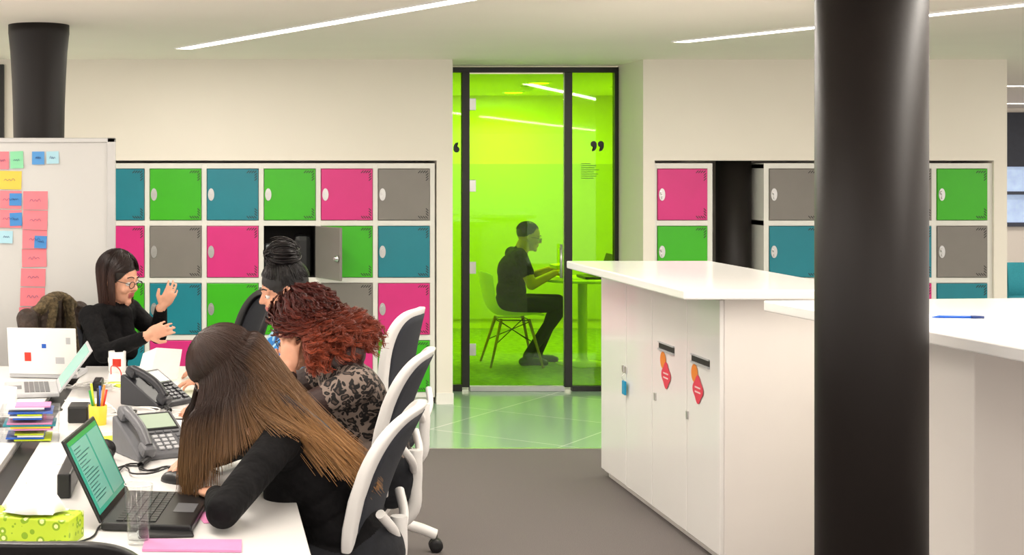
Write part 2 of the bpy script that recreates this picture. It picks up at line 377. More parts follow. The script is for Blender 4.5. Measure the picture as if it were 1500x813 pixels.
boxes('key_tag',[((-.028,1.28,.515),(-.018,1.33,.585))],M('key_tag_blue','#0E9AC8',.4),c,bev=.003)

c2=E('high_counter',(2.10,5.39,0),math.radians(6.0))
box('top',(0,-2.0,1.122),(1.6,0,1.162),whiteG,c2,bev=.005)
box('body',(.26,-.86,0),(1.5,-.05,1.122),whiteMat,c2,bev=.004)
box('support_panel',(.62,-1.9,0),(1.5,-.861,1.122),whiteMat,c2,bev=.004)
pn=E('ballpoint_pen',(2.49,4.72,1.1685),math.radians(-8))
cyl('barrel',(-.07,0,0),(.03,0,0),.0045,.0045,blueM,pn); cyl('tip',(-.09,0,-.002),(-.07,0,0),.0015,.0045,blueM,pn); cyl('cap',(.03,0,0),(.07,0,0),.0055,.005,M('pen_cap','#15306E',.3),pn)
pn=E('pencil',(2.36,4.86,1.168),math.radians(-12)); cyl('shaft',(-.08,0,0),(.07,0,0),.0035,.0035,redM,pn); cyl('lead',(.07,0,0),(.085,0,0),.0035,.0005,woodM,pn)
box('printed_form',(-.105,-.1,0),(.105,.1,.0015),M('printed_sheet','#D8DCE2',.7,var=.03),None,loc=(2.44,4.76,1.1625),rot=(0,0,.1))

# ---------------------------------------------------------------- whiteboard
wb=E('whiteboard',(-1.1,7.42,0))
box('panel',(-.9,-.01,.62),(.60,.015,1.795),M('board_white','#CFCECB',.25,var=.02,vscale=2),wb)
boxes('frame',[((-.93,-.018,1.795),(.638,.022,1.82)),((-.93,-.018,.6),(.638,.022,.625)),((.595,-.018,.6),(.638,.022,1.82)),((-.93,-.018,.6),(-.9,.022,1.82))],M('board_frame','#C4C3C1',.35,metal=.3,var=.02),wb,bev=.004)
boxes('stand',[((.50,.024,.03),(.54,.06,1.4)),((-.84,.024,.03),(-.80,.06,1.4)),((.50,-.28,.02),(.54,.3,.06)),((-.84,-.28,.02),(-.80,.3,.06))],lgreyP,wb,bev=.003)
lathe('castors',[(.02,0),(.025,.01),(.02,.02)],blackP,wb,loc=(.52,-.26,0))
lathe('castors_rear',[(.02,0),(.025,.01),(.02,.02)],blackP,wb,loc=(-.82,-.26,0))
k=7.41/2100
notes=[('p',-6,222,13,248),('g',15,222,34,247),('b',47,222,65,241),('l',68,222,86,240),('y',-4,250,32,277),('p',-6,279,32,305),('p',34,280,70,307),('p',-6,307,32,333),('p',34,308,70,336),('p',33,337,69,364),('p',32,365,68,391),('p',31,393,67,419),('p',30,421,66,448),('p',28,450,64,476),('B',14,283,32,301),('B',14,312,32,331),('B',51,345,69,363),('l',0,338,19,356)]
nm={'p':M('note_pink','#EC808B',.7,var=.02),'g':M('note_green','#8AD6A6',.7),'b':M('note_blue','#5598D6',.7),'B':M('note_blue2','#448ACC',.7),'l':M('note_lightblue','#ABD6E4',.7),'y':M('note_yellow','#F0C850',.7)}
ink=M('ink_blue','#3A4A80',.6)
for kind,m in nm.items():
    v=[];f=[]
    for (kd,a,b_,c_,d_) in notes:
        if kd!=kind: continue
        i0=len(v); q=-.0115 if kd=='p' or kd=='y' else -.0135
        xx0=(a-300)*k+1.1; xx1=(c_-300)*k+1.1; zz0=1.65-(b_-250)*k; zz1=1.65-(d_-250)*k; s=random.uniform(-.003,.003)
        v+=[(xx0,q,zz0),(xx1,q,zz0+s),(xx1+s,q-.006,zz1+s),(xx0+s,q-.006,zz1)]; f.append((i0,i0+3,i0+2,i0+1))
    mesh('sticky_notes_'+kind,v,f,m,wb)
sc=[]
for (kd,a,b_,c_,d_) in notes:
    cx=((a+c_)/2-300)*k+1.1; cz=1.65-((b_+d_)/2-250)*k; wds=(c_-a)*k*.45; P=[]
    n=7
    for i in range(n): P.append((cx-wds/2+wds*i/(n-1),-.0185,cz+(.008 if i%2 else -.006)*random.uniform(.4,1)))
    sc.append(P)
tube('note_handwriting',sc,.0008,ink,wb,res=0)

# ---------------------------------------------------------------- desk
DZ=.73
dk=E('bench_desk',(0,5.08,0))
boxes('tops',[((-.56,-1.66,.705),(.255,-.02,DZ)),((-.56,-.017,.705),(.255,1.67,DZ)),((-1.45,-1.66,.705),(-.64,-.02,DZ)),((-1.45,-.017,.705),(-.64,1.67,DZ))],whiteG,dk,bev=.003)
boxes('cable_channel',[((-.64,-1.64,.60),(-.56,1.66,.70))],blackP,dk)
boxes('legs',[((x,y,0),(x+.05,y+.05,.705)) for x in (-1.42,.16,-.62) for y in (-1.6,-.03,1.58)]+[((-1.42,y,.65),(.21,y+.05,.705)) for y in (-1.6,-.03,1.58)],whiteP,dk,bev=.003)

# ---------------------------------------------------------------- chairs
def task_chair(name,loc,rz,frame=whiteP,top=1.0,base=whiteP,spin=.3,lean=.15,brad=.31):
    """faces local +x"""
    e=E(name,(loc[0],loc[1],0),rz)
    box('seat',(-.2,-.235,.425),(.25,.235,.49),seatD,e,bev=.03,seg=4)
    box('seat_shell',(-.19,-.22,.405),(.23,.22,.43),frame,e,bev=.01)
    zb=.50; H=top-zb
    def P(u,v):
        z=zb+H*v; y=u*.225; x=-.205-lean*v**1.25+.055*u*u*(.6+.4*v)+.02*math.sin(v*math.pi)
        return x,y,z
    def outline(s,n=56):
        r=[]
        for i in range(n):
            a=2*math.pi*i/n; ca=math.cos(a); sa=math.sin(a); pw=.5
            u=math.copysign(abs(ca)**pw,ca)*s[0]; v=.5+.5*math.copysign(abs(sa)**pw,sa)*s[1]
            u*= .84+.16*math.sin(min(1,max(0,v))*math.pi*.75)
            r.append((u,v))
        return r
    n=56; o1=outline((1,1)); o2=outline((.82,.88))
    v=[];f=[]
    for sgn in (1,-1):
        for uo in (o1,o2):
            for (u,w) in uo:
                x,y,z=P(u,w); v.append((x+sgn*.016,y,z))
    for i in range(n):
        j=(i+1)%n
        f+= [(i,j,n+j,n+i),(2*n+j,2*n+i,3*n+i,3*n+j),(j,i,2*n+i,2*n+j),(n+i,n+j,3*n+j,3*n+i)]
    fo=mesh('back_frame',v,f,frame,e,True); bv=fo.modifiers.new('b','BEVEL'); bv.width=.008; bv.segments=3; bv.limit_method='ANGLE'
    v=[];f=[];c0=P(0,.5)
    rings=8; v.append(c0)
    for q in range(1,rings+1):
        s=q/rings
        for (u,w) in o2:
            x,y,z=P(u*s*1.03,.5+(w-.5)*s*1.03); v.append((x-.012,y,z))
    v[0]=(c0[0]-.012,c0[1],c0[2])
    for i in range(n): f.append((0,1+i,1+(i+1)%n))
    for q in range(rings-1):
        for i in range(n):
            j=(i+1)%n; a=1+q*n; f.append((a+i,a+n+i,a+n+j,a+j))
    po=mesh('back_mesh',v,f,meshD,e,True); so=po.modifiers.new('s','SOLIDIFY'); so.thickness=.012; so.offset=0
    tube('spine',[(-.02,0,.40),(-.18,0,.385),(-.28,0,.43),(-.30,0,.55),(-.30,0,.66)],.024,frame,e)
    tube('spine_fork',[[(-.295,0,.58),(-.30,.09,.64),(-.275,.16,.70)],[(-.295,0,.58),(-.30,-.09,.64),(-.275,-.16,.70)]],.014,frame,e)
    box('mechanism',(-.1,-.07,.35),(.1,.07,.405),blackP,e,bev=.01)
    cyl('gas_lift',(0,0,.1),(0,0,.36),.025,.02,blackP,e)
    lathe('hub',[(.045,.065),(.05,.10),(.04,.15)],base,e)
    V=[]
    for i in range(5):
        a=2*math.pi*i/5+spin; ca,sa=math.cos(a),math.sin(a)
        V.append([(.03*ca,.03*sa,.125),(.16*ca,.16*sa,.125),(.26*ca,.26*sa,.105),(brad*ca,brad*sa,.075)])
        cx,cy=brad*ca,brad*sa
        for s in (-1,1):
            lathe('castor_%d%s'%(i+1,'a' if s<0 else 'b'),[(.01,-.009),(.027,-.009),(.03,-.005),(.03,.005),(.027,.009),(.01,.009)],blackP,e,seg=20,loc=(cx-sa*s*.014,cy+ca*s*.014,.03),rot=(math.radians(90),0,a))
        cyl('castor_stem_%d'%(i+1),(cx,cy,.03),(cx,cy,.075),.008,.008,blackP,e,10)
    tube('star_base',V,.024,base,e)
    return e
PI=math.pi
task_chair('office_chair',(.27,4.20),PI-.30,top=.985,lean=.16)
task_chair('office_chair',(.46,5.17),PI-.30,top=1.02)
task_chair('office_chair',(.66,6.22),PI-.42,top=1.065,lean=.07,spin=.42+PI-.05,brad=.34)
task_chair('office_chair',(.0,7.16),PI+.25,frame=blackP,top=1.05,base=blackP)
task_chair('office_chair',(-.3,2.86),PI/2,frame=blackP,top=1.0,base=blackP)
fy=math.atan2(-.5,.85)
task_chair('office_chair',(-.50,7.02),fy,frame=blackP,top=.98,base=blackP)

# ---------------------------------------------------------------- figures
bm=bmesh.new(); bmesh.ops.create_icosphere(bm,subdivisions=3,radius=1); bm.verts.ensure_lookup_table()
SV=np.array([v.co[:] for v in bm.verts]); SF=[tuple(v.index for v in f.verts) for f in bm.faces]; bm.free()
def nrm(a): a=np.array(a,float); return a/np.linalg.norm(a)
def frame3(fwd,up=(0,0,1)):
    f=nrm(fwd); l=nrm(np.cross(up,f)); u=np.cross(f,l); return np.stack([f,l,u],1)
class Fig:
    def __init__(s,name,org): s.name=name; s.p=[]; s.mats=[]; s.org=np.array(org,float)
    def mi(s,m):
        if m not in s.mats: s.mats.append(m)
        return s.mats.index(m)
    def cap(s,a,b,ra,rb,m,bias=0): s.p.append(('c',np.array(a,float),np.array(b,float),ra,rb,s.mi(m),bias))
    def ell(s,c,r,m,R=None,bias=0): s.p.append(('e',np.array(c,float),np.array(r,float) if not np.isscalar(r) else np.array([r]*3,float),np.eye(3) if R is None else R,None,s.mi(m),bias))
    def build(s,voxel=.005,smooth=3):
        V=[];F=[];n=0
        for q in s.p:
            if q[0]=='c':
                a,b,ra,rb=q[1:5]; d=b-a; L=np.linalg.norm(d)
                if L<1e-6: d=np.array([0,0,1.])
                R=frame3(d,(0,0,1) if abs(d[2])<.95*max(L,1e-6) else (1,0,0))
                t=SV[:,0:1]>=0
                loc=np.where(t,SV*rb,SV*ra)@R.T+np.where(t,b,a)
            else:
                loc=(SV*q[2])@q[3].T+q[1]
            V.append(loc); F+=[tuple(i+n for i in f) for f in SF]; n+=len(SV)
        V=np.concatenate(V)-s.org
        me=bpy.data.meshes.new('tmp'); me.from_pydata(V.tolist(),[],F); me.update()
        ob=bpy.data.objects.new('tmp',me); COL.objects.link(ob)
        r=ob.modifiers.new('r','REMESH'); r.mode='VOXEL'; r.voxel_size=voxel; r.use_smooth_shade=True
        sm=ob.modifiers.new('s','SMOOTH'); sm.factor=.5; sm.iterations=smooth
        dg=bpy.context.evaluated_depsgraph_get()
        nm_=bpy.data.meshes.new_from_object(ob.evaluated_get(dg)); bpy.data.objects.remove(ob); bpy.data.meshes.remove(me)
        nm_.name=s.name; nm_.materials.clear()
        for m in s.mats: nm_.materials.append(m)
        N=len(nm_.polygons); c=np.empty(N*3); nm_.polygons.foreach_get('center',c); c=c.reshape(-1,3)+s.org
        best=np.full(N,1e9); idx=np.zeros(N,int)
        for q in s.p:
            if q[0]=='c':
                a,b,ra,rb=q[1:5]; d=b-a; t=np.clip(((c-a)@d)/max(1e-9,d@d),0,1); D=np.linalg.norm(c-a-t[:,None]*d,axis=1)-(ra+(rb-ra)*t)
            else:
                u=((c-q[1])@q[3]); k0=np.linalg.norm(u/q[2],axis=1); k1=np.linalg.norm(u/q[2]**2,axis=1)+1e-9; D=k0*(k0-1)/k1
            D=D-q[6]; w=D<best; best[w]=D[w]; idx[w]=q[5]
        nm_.polygons.foreach_set('material_index',idx.astype(np.int32)); nm_.polygons.foreach_set('use_smooth',[True]*N)
        o=bpy.data.objects.new(s.name,nm_); o.location=tuple(s.org); link(o); s.obj=o
        return o
def head(F,c,fwd,skin,hair,hairR=(.100,.085,.097),hairC=(-.020,0,.038),s=1.0,up=(0,0,1),ears=True,neck=None,nr=.052):
    R=frame3(fwd,up); c=np.array(c,float)
    W=lambda p: c+R@(np.array(p)*s)
    F.ell(W((-.012,0,.028)),np.array((.097,.077,.090))*s,skin,R)
    F.ell(W((.028,0,-.03)),np.array((.062,.060,.085))*s,skin,R)
    F.ell(W((.04,0,-.072)),np.array((.044,.046,.036))*s,skin,R)
    F.ell(W((.073,0,-.094)),.018*s,skin)
    F.cap(W((.084,0,.012)),W((.103,0,-.021)),.007*s,.0115*s,skin)
    for y in (-1,1):
        F.ell(W((.094,y*.010,-.026)),.0082*s,skin)
        F.ell(W((.062,y*.036,-.032)),.024*s,skin)
        F.cap(W((.083,y*.012,.024)),W((.072,y*.046,.022)),.009*s,.008*s,skin)
        F.cap(W((.081,y*.018,.0095)),W((.074,y*.043,.0085)),.0068*s,.006*s,skin)
        if ears:
            F.ell(W((-.004,y*.079,-.006)),np.array((.019,.009,.031))*s,skin,R,bias=.002)
    F.cap(W((.0875,-.017,-.0525)),W((.0875,.017,-.0525)),.0052*s,.0052*s,lipM,bias=.0015)
    F.cap(W((.0855,-.014,-.0625)),W((.0855,.014,-.0625)),.0060*s,.0060*s,lipM,bias=.0015)
    if hair: F.ell(W(hairC),np.array(hairR)*s,hair,R)
    if neck is not None: F.cap(W((-.028,0,-.06)),neck,nr*s,nr*1.08,skin)
    F.headW=W; F.headR=R; F.headC=c; F.hs=s
def eyes(F,glasses=False,brow=None):
    W=F.headW; s=F.hs
    for i,y in enumerate((-1,1)):
        for nm2,p,r,m in (('eye_%d'%(i+1),(.0735,y*.031,-.001),.0125,eyeW),('iris_%d'%(i+1),(.0815,y*.031,-.001),.0058,eyeI)):
            v=SV*r*s+W(p)-F.org; mesh(nm2,v,SF,m,F.obj,True)
        if brow:
            a=[W((.0925,y*.014,.030))-F.org,W((.0885,y*.032,.035))-F.org,W((.077,y*.049,.028))-F.org]
            tube('eyebrow_%d'%(i+1),[tuple(x) for x in a],.0026*s,brow,F.obj,res=2)
    if glasses:
        P=[]
        for y in (-1,1):
            P.append([tuple(W((.1,y*.033+.022*math.cos(a),-.002+.016*math.sin(a)))-F.org) for a in np.linspace(0,2*math.pi,15)])
            P.append([tuple(W((.1,y*.055,.004))-F.org),tuple(W((.05,y*.079,.006))-F.org),tuple(W((-.005,y*.085,.003))-F.org)])
        P.append([tuple(W((.1,-.011,.002))-F.org),tuple(W((.104,0,.004))-F.org),tuple(W((.1,.011,.002))-F.org)])
        tube('glasses',P,.0018,blackP,F.obj,res=2)
def hand(F,w,d,n,side,skin,curl=.35,s=1.0,spread=.10,thumbin=.2):
    w=np.array(w,float); d=nrm(d); n=np.array(n,float); n=nrm(n-d*(n@d)); t=np.cross(d,n)*side
    R=np.stack([d,t,n],1)
    F.ell(w+d*.048*s,np.array((.054,.038,.015))*s,skin,R)
    F.cap(w-d*.01,w+d*.02*s,.024*s,.022*s,skin)
    for i,(o,L,r) in enumerate(((.030,.066,.0085),(.0105,.074,.0087),(-.0095,.069,.0083),(-.029,.054,.0074))):
        b=w+d*(.080-.012*(i==3)-.004*(i==0))*s+t*o*s; dd=nrm(d+t*(o*spread*30)); c=curl*(1+.12*i); ang=0
        p=b-dd*.012
        for k_,fr in enumerate((.45,.32,.25)):
            ang+=c*(.6 if k_==0 else 1); v=dd*math.cos(ang)-n*math.sin(ang)
            q=p+v*(L*fr*s+(.012 if k_==0 else 0)); F.cap(p,q,r*s*(1-.08*k_),r*s*(.92-.08*k_),skin); p=q
    b=w+d*.022*s+t*.024*s; v=nrm(d*.62+t*.75-n*thumbin); q=b+v*.036*s; F.cap(b,q,.0125*s,.0105*s,skin)
    v=nrm(d*.9+t*.3-n*(thumbin+.15)); F.cap(q,q+v*.032*s,.0103*s,.0082*s,skin)
def lerp(a,b,t): return np.array(a,float)*(1-t)+np.array(b,float)*t
def body(F,pel,chest,neck,f,top,pants,w=.165,dpt=.105,bust=True,sl=None,sr=None):
    pel=np.array(pel,float);chest=np.array(chest,float);neck=np.array(neck,float)
    left=nrm(np.cross((0,0,1),f))
    def RR(a,b):
        u=nrm(b-a); fw=nrm(np.cross(left,u)); return np.stack([fw,left,u],1)
    Rl=RR(pel,chest); Ru=RR(chest,neck)
    F.ell(pel,(.125,w+.012,.12),pants,Rl)
    F.ell(lerp(pel,chest,.35),(dpt+.008,w-.015,.13),top,Rl,bias=.012)
    F.ell(lerp(pel,chest,.7),(dpt,w-.018,.13),top,Rl)
    F.ell(chest,(dpt+.008,w,.15),top,Ru)
    F.ell(lerp(chest,neck,.55),(dpt-.02,w-.01,.09),top,Ru)
    if bust:
        for s in (-1,1): F.ell(chest+Ru@np.array((.075,s*.07,-.01)),.062,top)
    F.cap(lerp(chest,neck,.95),neck+np.array((0,0,.0)),.06,.058,top)
    if sl is not None:
        for sh in (sl,sr):
            F.cap(lerp(neck,chest,.12),sh,.05,.052,top); F.ell(sh,.058,top)
            F.cap(lerp(neck,chest,.6),lerp(sh,chest,.25),.07,.06,top)
def arm(F,sh,el,wr,sleeve,skin,r=1.0,cuff=.93,shortfrac=None):
    if shortfrac:
        m=lerp(sh,el,shortfrac); F.cap(sh,m,.056*r,.056*r,sleeve); F.cap(m,el,.045*r,.039*r,skin); F.cap(el,wr,.040*r,.026*r,skin)
        return
    F.cap(sh,el,.054*r,.044*r,sleeve); F.cap(el,lerp(el,wr,.5),.043*r,.039*r,sleeve); F.cap(lerp(el,wr,.45),lerp(el,wr,cuff),.040*r,.031*r,sleeve); F.cap(lerp(el,wr,.8),wr,.026*r,.025*r,skin)
def legs(F,pel,f,kn,an,pants,shoe,off=.09):
    left=nrm(np.cross((0,0,1),f))
    for s,k_,a_ in ((1,kn[0],an[0]),(-1,kn[1],an[1])):
        hp=np.array(pel)+left*off*s+np.array((0,0,-.01))
        F.cap(hp,k_,.085,.06,pants); F.cap(k_,lerp(k_,a_,.35),.058,.054,pants); F.cap(lerp(k_,a_,.3),a_,.055,.04,pants)
        a_=np.array(a_,float); fd=nrm((f[0],f[1],0)); g=np.array((a_[0],a_[1],.04))
        F.cap(g-fd*.04,g+fd*.12,.036,.03,shoe); F.cap(g+fd*.08,g+fd*.15-np.array((0,0,.008)),.034,.026,shoe); F.cap(a_,g,.04,.036,shoe)

# --- strands
def catmull(C,n):
    N,c,_=C.shape
    P=np.concatenate([2*C[:,:1]-C[:,1:2],C,2*C[:,-1:]-C[:,-2:-1]],1)
    out=[]
    for t in np.linspace(0,c-1-1e-6,n):
        i=int(t); u=t-i; p0,p1,p2,p3=P[:,i],P[:,i+1],P[:,i+2],P[:,i+3]
        out.append(.5*((2*p1)+(-p0+p2)*u+(2*p0-5*p1+4*p2-p3)*u*u+(-p0+3*p1-3*p2+p3)*u**3))
    return np.stack(out,1)
def strands(name,P,r0,r1,mat,F,ts=None,rnd=None):
    N,n,_=P.shape; T=np.gradient(P,axis=1); T/=np.linalg.norm(T,axis=2,keepdims=True)+1e-9
    ref=np.array([.3,.9,.2]); A=np.cross(T,ref); A/=np.linalg.norm(A,axis=2,keepdims=True)+1e-9; B=np.cross(T,A)
    rr=np.linspace(r0,r1,n)[None,:,None]; vs=[]
    for a in (0,2.094,4.189): vs.append(P+(A*math.cos(a)+B*math.sin(a))*rr)
    V=np.stack(vs,2).reshape(-1,3)-F.org
    base=np.arange(N)[:,None]*n*3+np.arange(n-1)[None,:]*3
    fs=[]
    for k_ in range(3):
        k2=(k_+1)%3; fs.append(np.stack([base+k_,base+k2,base+3+k2,base+3+k_],-1).reshape(-1,4))
    f=np.concatenate(fs)
    me=bpy.data.meshes.new(name); me.vertices.add(len(V)); me.vertices.foreach_set('co',V.ravel())
    me.loops.add(f.size); me.loops.foreach_set('vertex_index',f.ravel().astype(np.int32)); me.polygons.add(len(f)); me.polygons.foreach_set('loop_start',np.arange(0,f.size,4,dtype=np.int32))
    try: me.polygons.foreach_set('loop_total',np.full(len(f),4,dtype=np.int32))
    except Exception: pass
    me.update(calc_edges=True); me.polygons.foreach_set('use_smooth',[True]*len(f))
    if ts is None: ts=np.ones(N)
    tv=np.linspace(0,1,n)[None,:]*ts[:,None]
    at=me.attributes.new('t','FLOAT','POINT'); at.data.foreach_set('value',np.repeat(tv.ravel(),3).astype(np.float32))
    if rnd is None: rnd=rng.uniform(.35,1.0,N)
    at=me.attributes.new('rnd','FLOAT','POINT'); at.data.foreach_set('value',np.repeat(rnd,n*3).astype(np.float32))
    me.materials.append(mat); o=bpy.data.objects.new(name,me); return link(o,F.obj)
def scalp(F,phi0,phi1,th0,th1,k,off,hc=(-.020,0,.038),hr=(.100,.085,.097)):
    s=F.hs; out=[]
    for i in range(k):
        t=i/(k-1); ph=phi0+(phi1-phi0)*t; th=th0+(th1-th0)*t
        d=np.stack([np.sin(th)*np.cos(ph),np.sin(th)*np.sin(ph),np.cos(th)],1)
        loc=(np.array(hc)+d*np.array(hr)*(1+off[:,None]))*s
        out.append(F.headC+loc@F.headR.T)
    return out
def split_phi(N,fr=math.radians(62)):
    ph=rng.uniform(-math.pi,math.pi,N); p1=ph.copy()
    m=np.abs(ph)<fr; sg=np.sign(ph); sg[sg==0]=1
    p1[m]=(sg*(fr+np.abs(ph)*.25))[m]
    return ph,p1

# ===== woman 1 (front, long ombre hair)
A=np.array
F=Fig('seated_woman',(.45,4.1,.55))
f=A((-1,0,0.))
sl=A((.205,3.93,.905)); sr=A((.20,4.29,.915))
body(F,(.45,4.1,.56),(.28,4.1,.795),(.175,4.1,.94),f,blackC,jeans,w=.158,dpt=.105,sl=sl,sr=sr)
head(F,(.065,4.10,1.065),(-.72,-.08,-.69),skinM,hairBrS,neck=A((.17,4.1,.925)))
arm(F,sl,A((.045,3.64,.784)),A((.03,3.89,.768)),blackC,skinM)
hand(F,A((.03,3.90,.768)),(-.25,1,-.06),(0,0,1),1,skinM,.3)
arm(F,sr,A((.10,4.50,.785)),A((.0,4.33,.775)),blackC,skinM)
hand(F,A((-.005,4.32,.782)),(-.75,-.6,-.05),(0,0,1),-1,skinM,.35)
legs(F,(.45,4.1,.54),f,[A((.06,4.0,.53)),A((.06,4.2,.53))],[A((.1,4.0,.09)),A((.1,4.2,.09))],jeans,shoeM)
for sy_ in (-1,1):
    F.cap((.07,4.1+sy_*.055,1.04),(.0,4.1+sy_*.075,.93),.045,.036,hairBrS,bias=.002); F.cap((.0,4.1+sy_*.075,.93),(-.015,4.1+sy_*.09,.83),.034,.016,hairBrS)
    F.cap((.11,4.1+sy_*.06,1.04),(.105,4.1+sy_*.105,.965),.045,.036,hairBrS,bias=.002); F.cap((.05,4.1+sy_*.075,1.02),(.06,4.1+sy_*.12,.93),.035,.028,hairBrS,bias=.002)
    F.cap((.12,4.1+sy_*.04,1.07),(.21,4.1+sy_*.06,1.0),.045,.036,hairBrS,bias=.002); F.cap((.21,4.1+sy_*.06,1.0),(.33,4.1+sy_*.07,.915),.036,.026,hairBrS,bias=.002); F.cap((.33,4.09+sy_*.07,.915),(.405,4.05+sy_*.07,.84),.026,.012,hairBrS,bias=.002)
F.build(); eyes(F,brow=hairBrS)
N=6200
ph,p1=split_phi(N,fr=math.radians(30)); th0=rng.uniform(.03,1.15,N); off=rng.uniform(.02,.10,N)
C=scalp(F,ph,p1,th0,np.maximum(th0+.25,1.5),4,off)
last=C[-1]
ap=np.abs(p1)
u=rng.uniform(0,1,N); g=rng.normal(0,1,(N,3))
left=last[:,1]<4.10; sy=np.where(left,-1.,1.)
dep=np.abs(last[:,1]-4.1)
# s runs 0 (front curtain) .. 1 (down the back), so the fall fans out without gaps
s_=np.clip((ap-math.radians(30))/math.radians(115),0,1); s_=np.clip(s_+rng.normal(0,.05,N),0,1)
def ramp(xs,ys): return np.interp(s_,xs,ys)
K_=(0,.30,.48,.62,.80,1)
m1=np.stack([last[:,0]+ramp(K_,(-.012,.0,.012,.03,.045,.05)),last[:,1]+sy*.015,last[:,2]-ramp(K_,(.06,.06,.055,.045,.03,.022))],1)
m2=np.stack([ramp(K_,(-.05,.0,.07,.14,.25,.31))+.007*g[:,0],4.1+sy*ramp(K_,(.10,.115,.15,.14,.08,.04))+.004*g[:,1],ramp(K_,(.92,.945,.985,.995,.99,.965))+.006*g[:,2]],1)
m3=np.stack([ramp(K_,(-.055,-.005,.07,.20,.37,.43))+.012*g[:,0]+.05*u*(s_>.6),4.1+sy*ramp(K_,(.11,.15,.218,.17,.10,.06))-.06*(s_>.6)+.008*g[:,1],ramp(K_,(.77,.80,.875,.945,.885,.86))+(.10*u-.05)*np.where(s_<.4,1,.0)-.10*u*(s_>.7)+.008*g[:,2]],1)
C=C+[m1,m2,m3]
P=catmull(np.stack(C,1),24)
P+=np.cumsum(rng.normal(0,.0003,P.shape),axis=1)
strands('hair_strands',P,.0014,.0005,hairBr,F,ts=ramp(K_,(.80,.76,.74,.85,1.0,1.0)))

# ===== woman 2 (red curls, leopard top)
F=Fig('seated_woman',(.66,5.2,.55))
sl=A((.535,5.0,.905)); sr=A((.51,5.39,.92))
body(F,(.66,5.2,.56),(.54,5.2,.82),(.475,5.2,.955),f,leoM,jeans,w=.168,dpt=.115,sl=sl,sr=sr)
head(F,(.36,5.19,1.06),(-.90,-.16,-.40),skinW,hairRdS,neck=A((.46,5.2,.945)))
F.ell((.44,5.19,1.05),(.085,.115,.10),hairRdS)
F.ell((.51,5.16,.995),(.07,.11,.07),hairRdS,bias=.003)
for sh,el,wr in ((sl,A((.262,5.0,.785)),A((.300,5.07,.935))),(sr,A((.27,5.52,.785)),A((.04,5.42,.765)))):
    F.cap(sh,lerp(sh,el,.3),.062,.060,leoM,bias=.004)
    F.cap(lerp(sh,el,.2),el,.055,.045,sheer); F.cap(el,lerp(el,wr,.5),.044,.038,sheer); F.cap(lerp(el,wr,.45),lerp(el,wr,.88),.039,.032,sheer); F.cap(lerp(el,wr,.8),wr,.026,.025,skinW)
hand(F,A((.298,5.073,.94)),(.05,.15,1),(-.45,-.9,.1),-1,skinW,.35)
hand(F,A((.035,5.415,.768)),(-1,-.2,-.05),(0,0,1),-1,skinW,.35)
legs(F,(.66,5.2,.54),f,[A((.24,5.1,.53)),A((.24,5.3,.53))],[A((.3,5.1,.09)),A((.3,5.3,.09))],jeans,shoeM)
F.build(); eyes(F,glasses=True,brow=hairRdS)
def curls(K,per,amp,jit,rad,name):
    N=K*per
    ph,p1=split_phi(K,fr=math.radians(72)); th0=rng.uniform(.03,1.5,K); off=rng.uniform(.03,.48,K)
    C=scalp(F,ph,p1,th0,np.maximum(th0+.2,1.6),3,off)
    last=C[-1]; u=rng.uniform(0,1,K); out=last-F.headC; out[:,2]=0; out/=np.linalg.norm(out,axis=1,keepdims=True)
    out[:,0]=np.maximum(out[:,0],-.05); bk=np.clip((last[:,0]-F.headC[0])/.1,0,1)
    dr=rng.uniform(.3,1,K)
    mid=last+out*.03+np.stack([.012+.035*bk,0*u,-.050*dr],1); end=mid+out*(.03*u[:,None])+np.stack([.012+.06*bk*rng.uniform(.1,1,K),0*u-.015,-.105*dr],1)
    C=np.stack(C+[mid,end],1); C=np.repeat(C,per,axis=0)
    C=C+rng.normal(0,jit,(N,1,3))*np.linspace(.4,1,C.shape[1])[None,:,None]
    n=56; P=catmull(C,n); tt=np.linspace(0,1,n)[None,:]
    fq=np.repeat(rng.uniform(4.5,7.5,K),per)[:,None]+rng.normal(0,.06,(N,1)); p0=np.repeat(rng.uniform(0,6.28,K),per)[:,None]+rng.normal(0,.18,(N,1))
    am=np.repeat(rng.uniform(.6,1.2,K),per)[:,None]*amp*np.clip(tt*2.2,.2,1)
    P[:,:,0]+=am*np.cos(fq*6.28*tt+p0); P[:,:,1]+=am*np.sin(fq*6.28*tt+p0); P[:,:,2]+=am*.8*np.sin(fq*6.28*tt+p0+1)
    strands(name,P,rad,rad*.6,hairRd,F,rnd=np.clip(np.repeat(rng.uniform(.3,1,K),per)+rng.normal(0,.08,N),.2,1))
curls(260,12,.012,.0032,.0014,'hair_curls')
curls(420,1,.012,.006,.0010,'hair_flyaways')

# ===== woman 3 (bun)
F=Fig('seated_woman',(.52,6.15,.55))
sl=A((.38,5.96,.96)); sr=A((.38,6.33,.96))
body(F,(.52,6.15,.56),(.40,6.15,.85),(.37,6.15,1.0),f,blueC,jeans,w=.16,dpt=.105,sl=sl,sr=sr)
head(F,(.335,6.14,1.135),(-.95,-.15,-.25),skinW,hairBkS,hairR=(.103,.084,.098),neck=A((.37,6.15,.99)))
arm(F,sl,A((.25,5.9,.80)),A((.03,5.95,.775)),blueC,skinW,shortfrac=.6)
hand(F,A((.02,5.95,.775)),(-1,.1,0),(0,0,1),1,skinW,.35)
arm(F,sr,A((.27,6.42,.80)),A((.05,6.36,.775)),blueC,skinW,shortfrac=.6)
hand(F,A((.04,6.36,.775)),(-1,-.1,0),(0,0,1),-1,skinW,.35)
legs(F,(.52,6.15,.54),f,[A((.1,6.05,.53)),A((.1,6.25,.53))],[A((.15,6.05,.09)),A((.15,6.25,.09))],jeans,shoeM)
bun=F.headW((-.035,0,.150))
F.ell(bun,(.052,.055,.04),hairBkS)
F.build(); eyes(F,glasses=False,brow=hairBkS)
N=1100
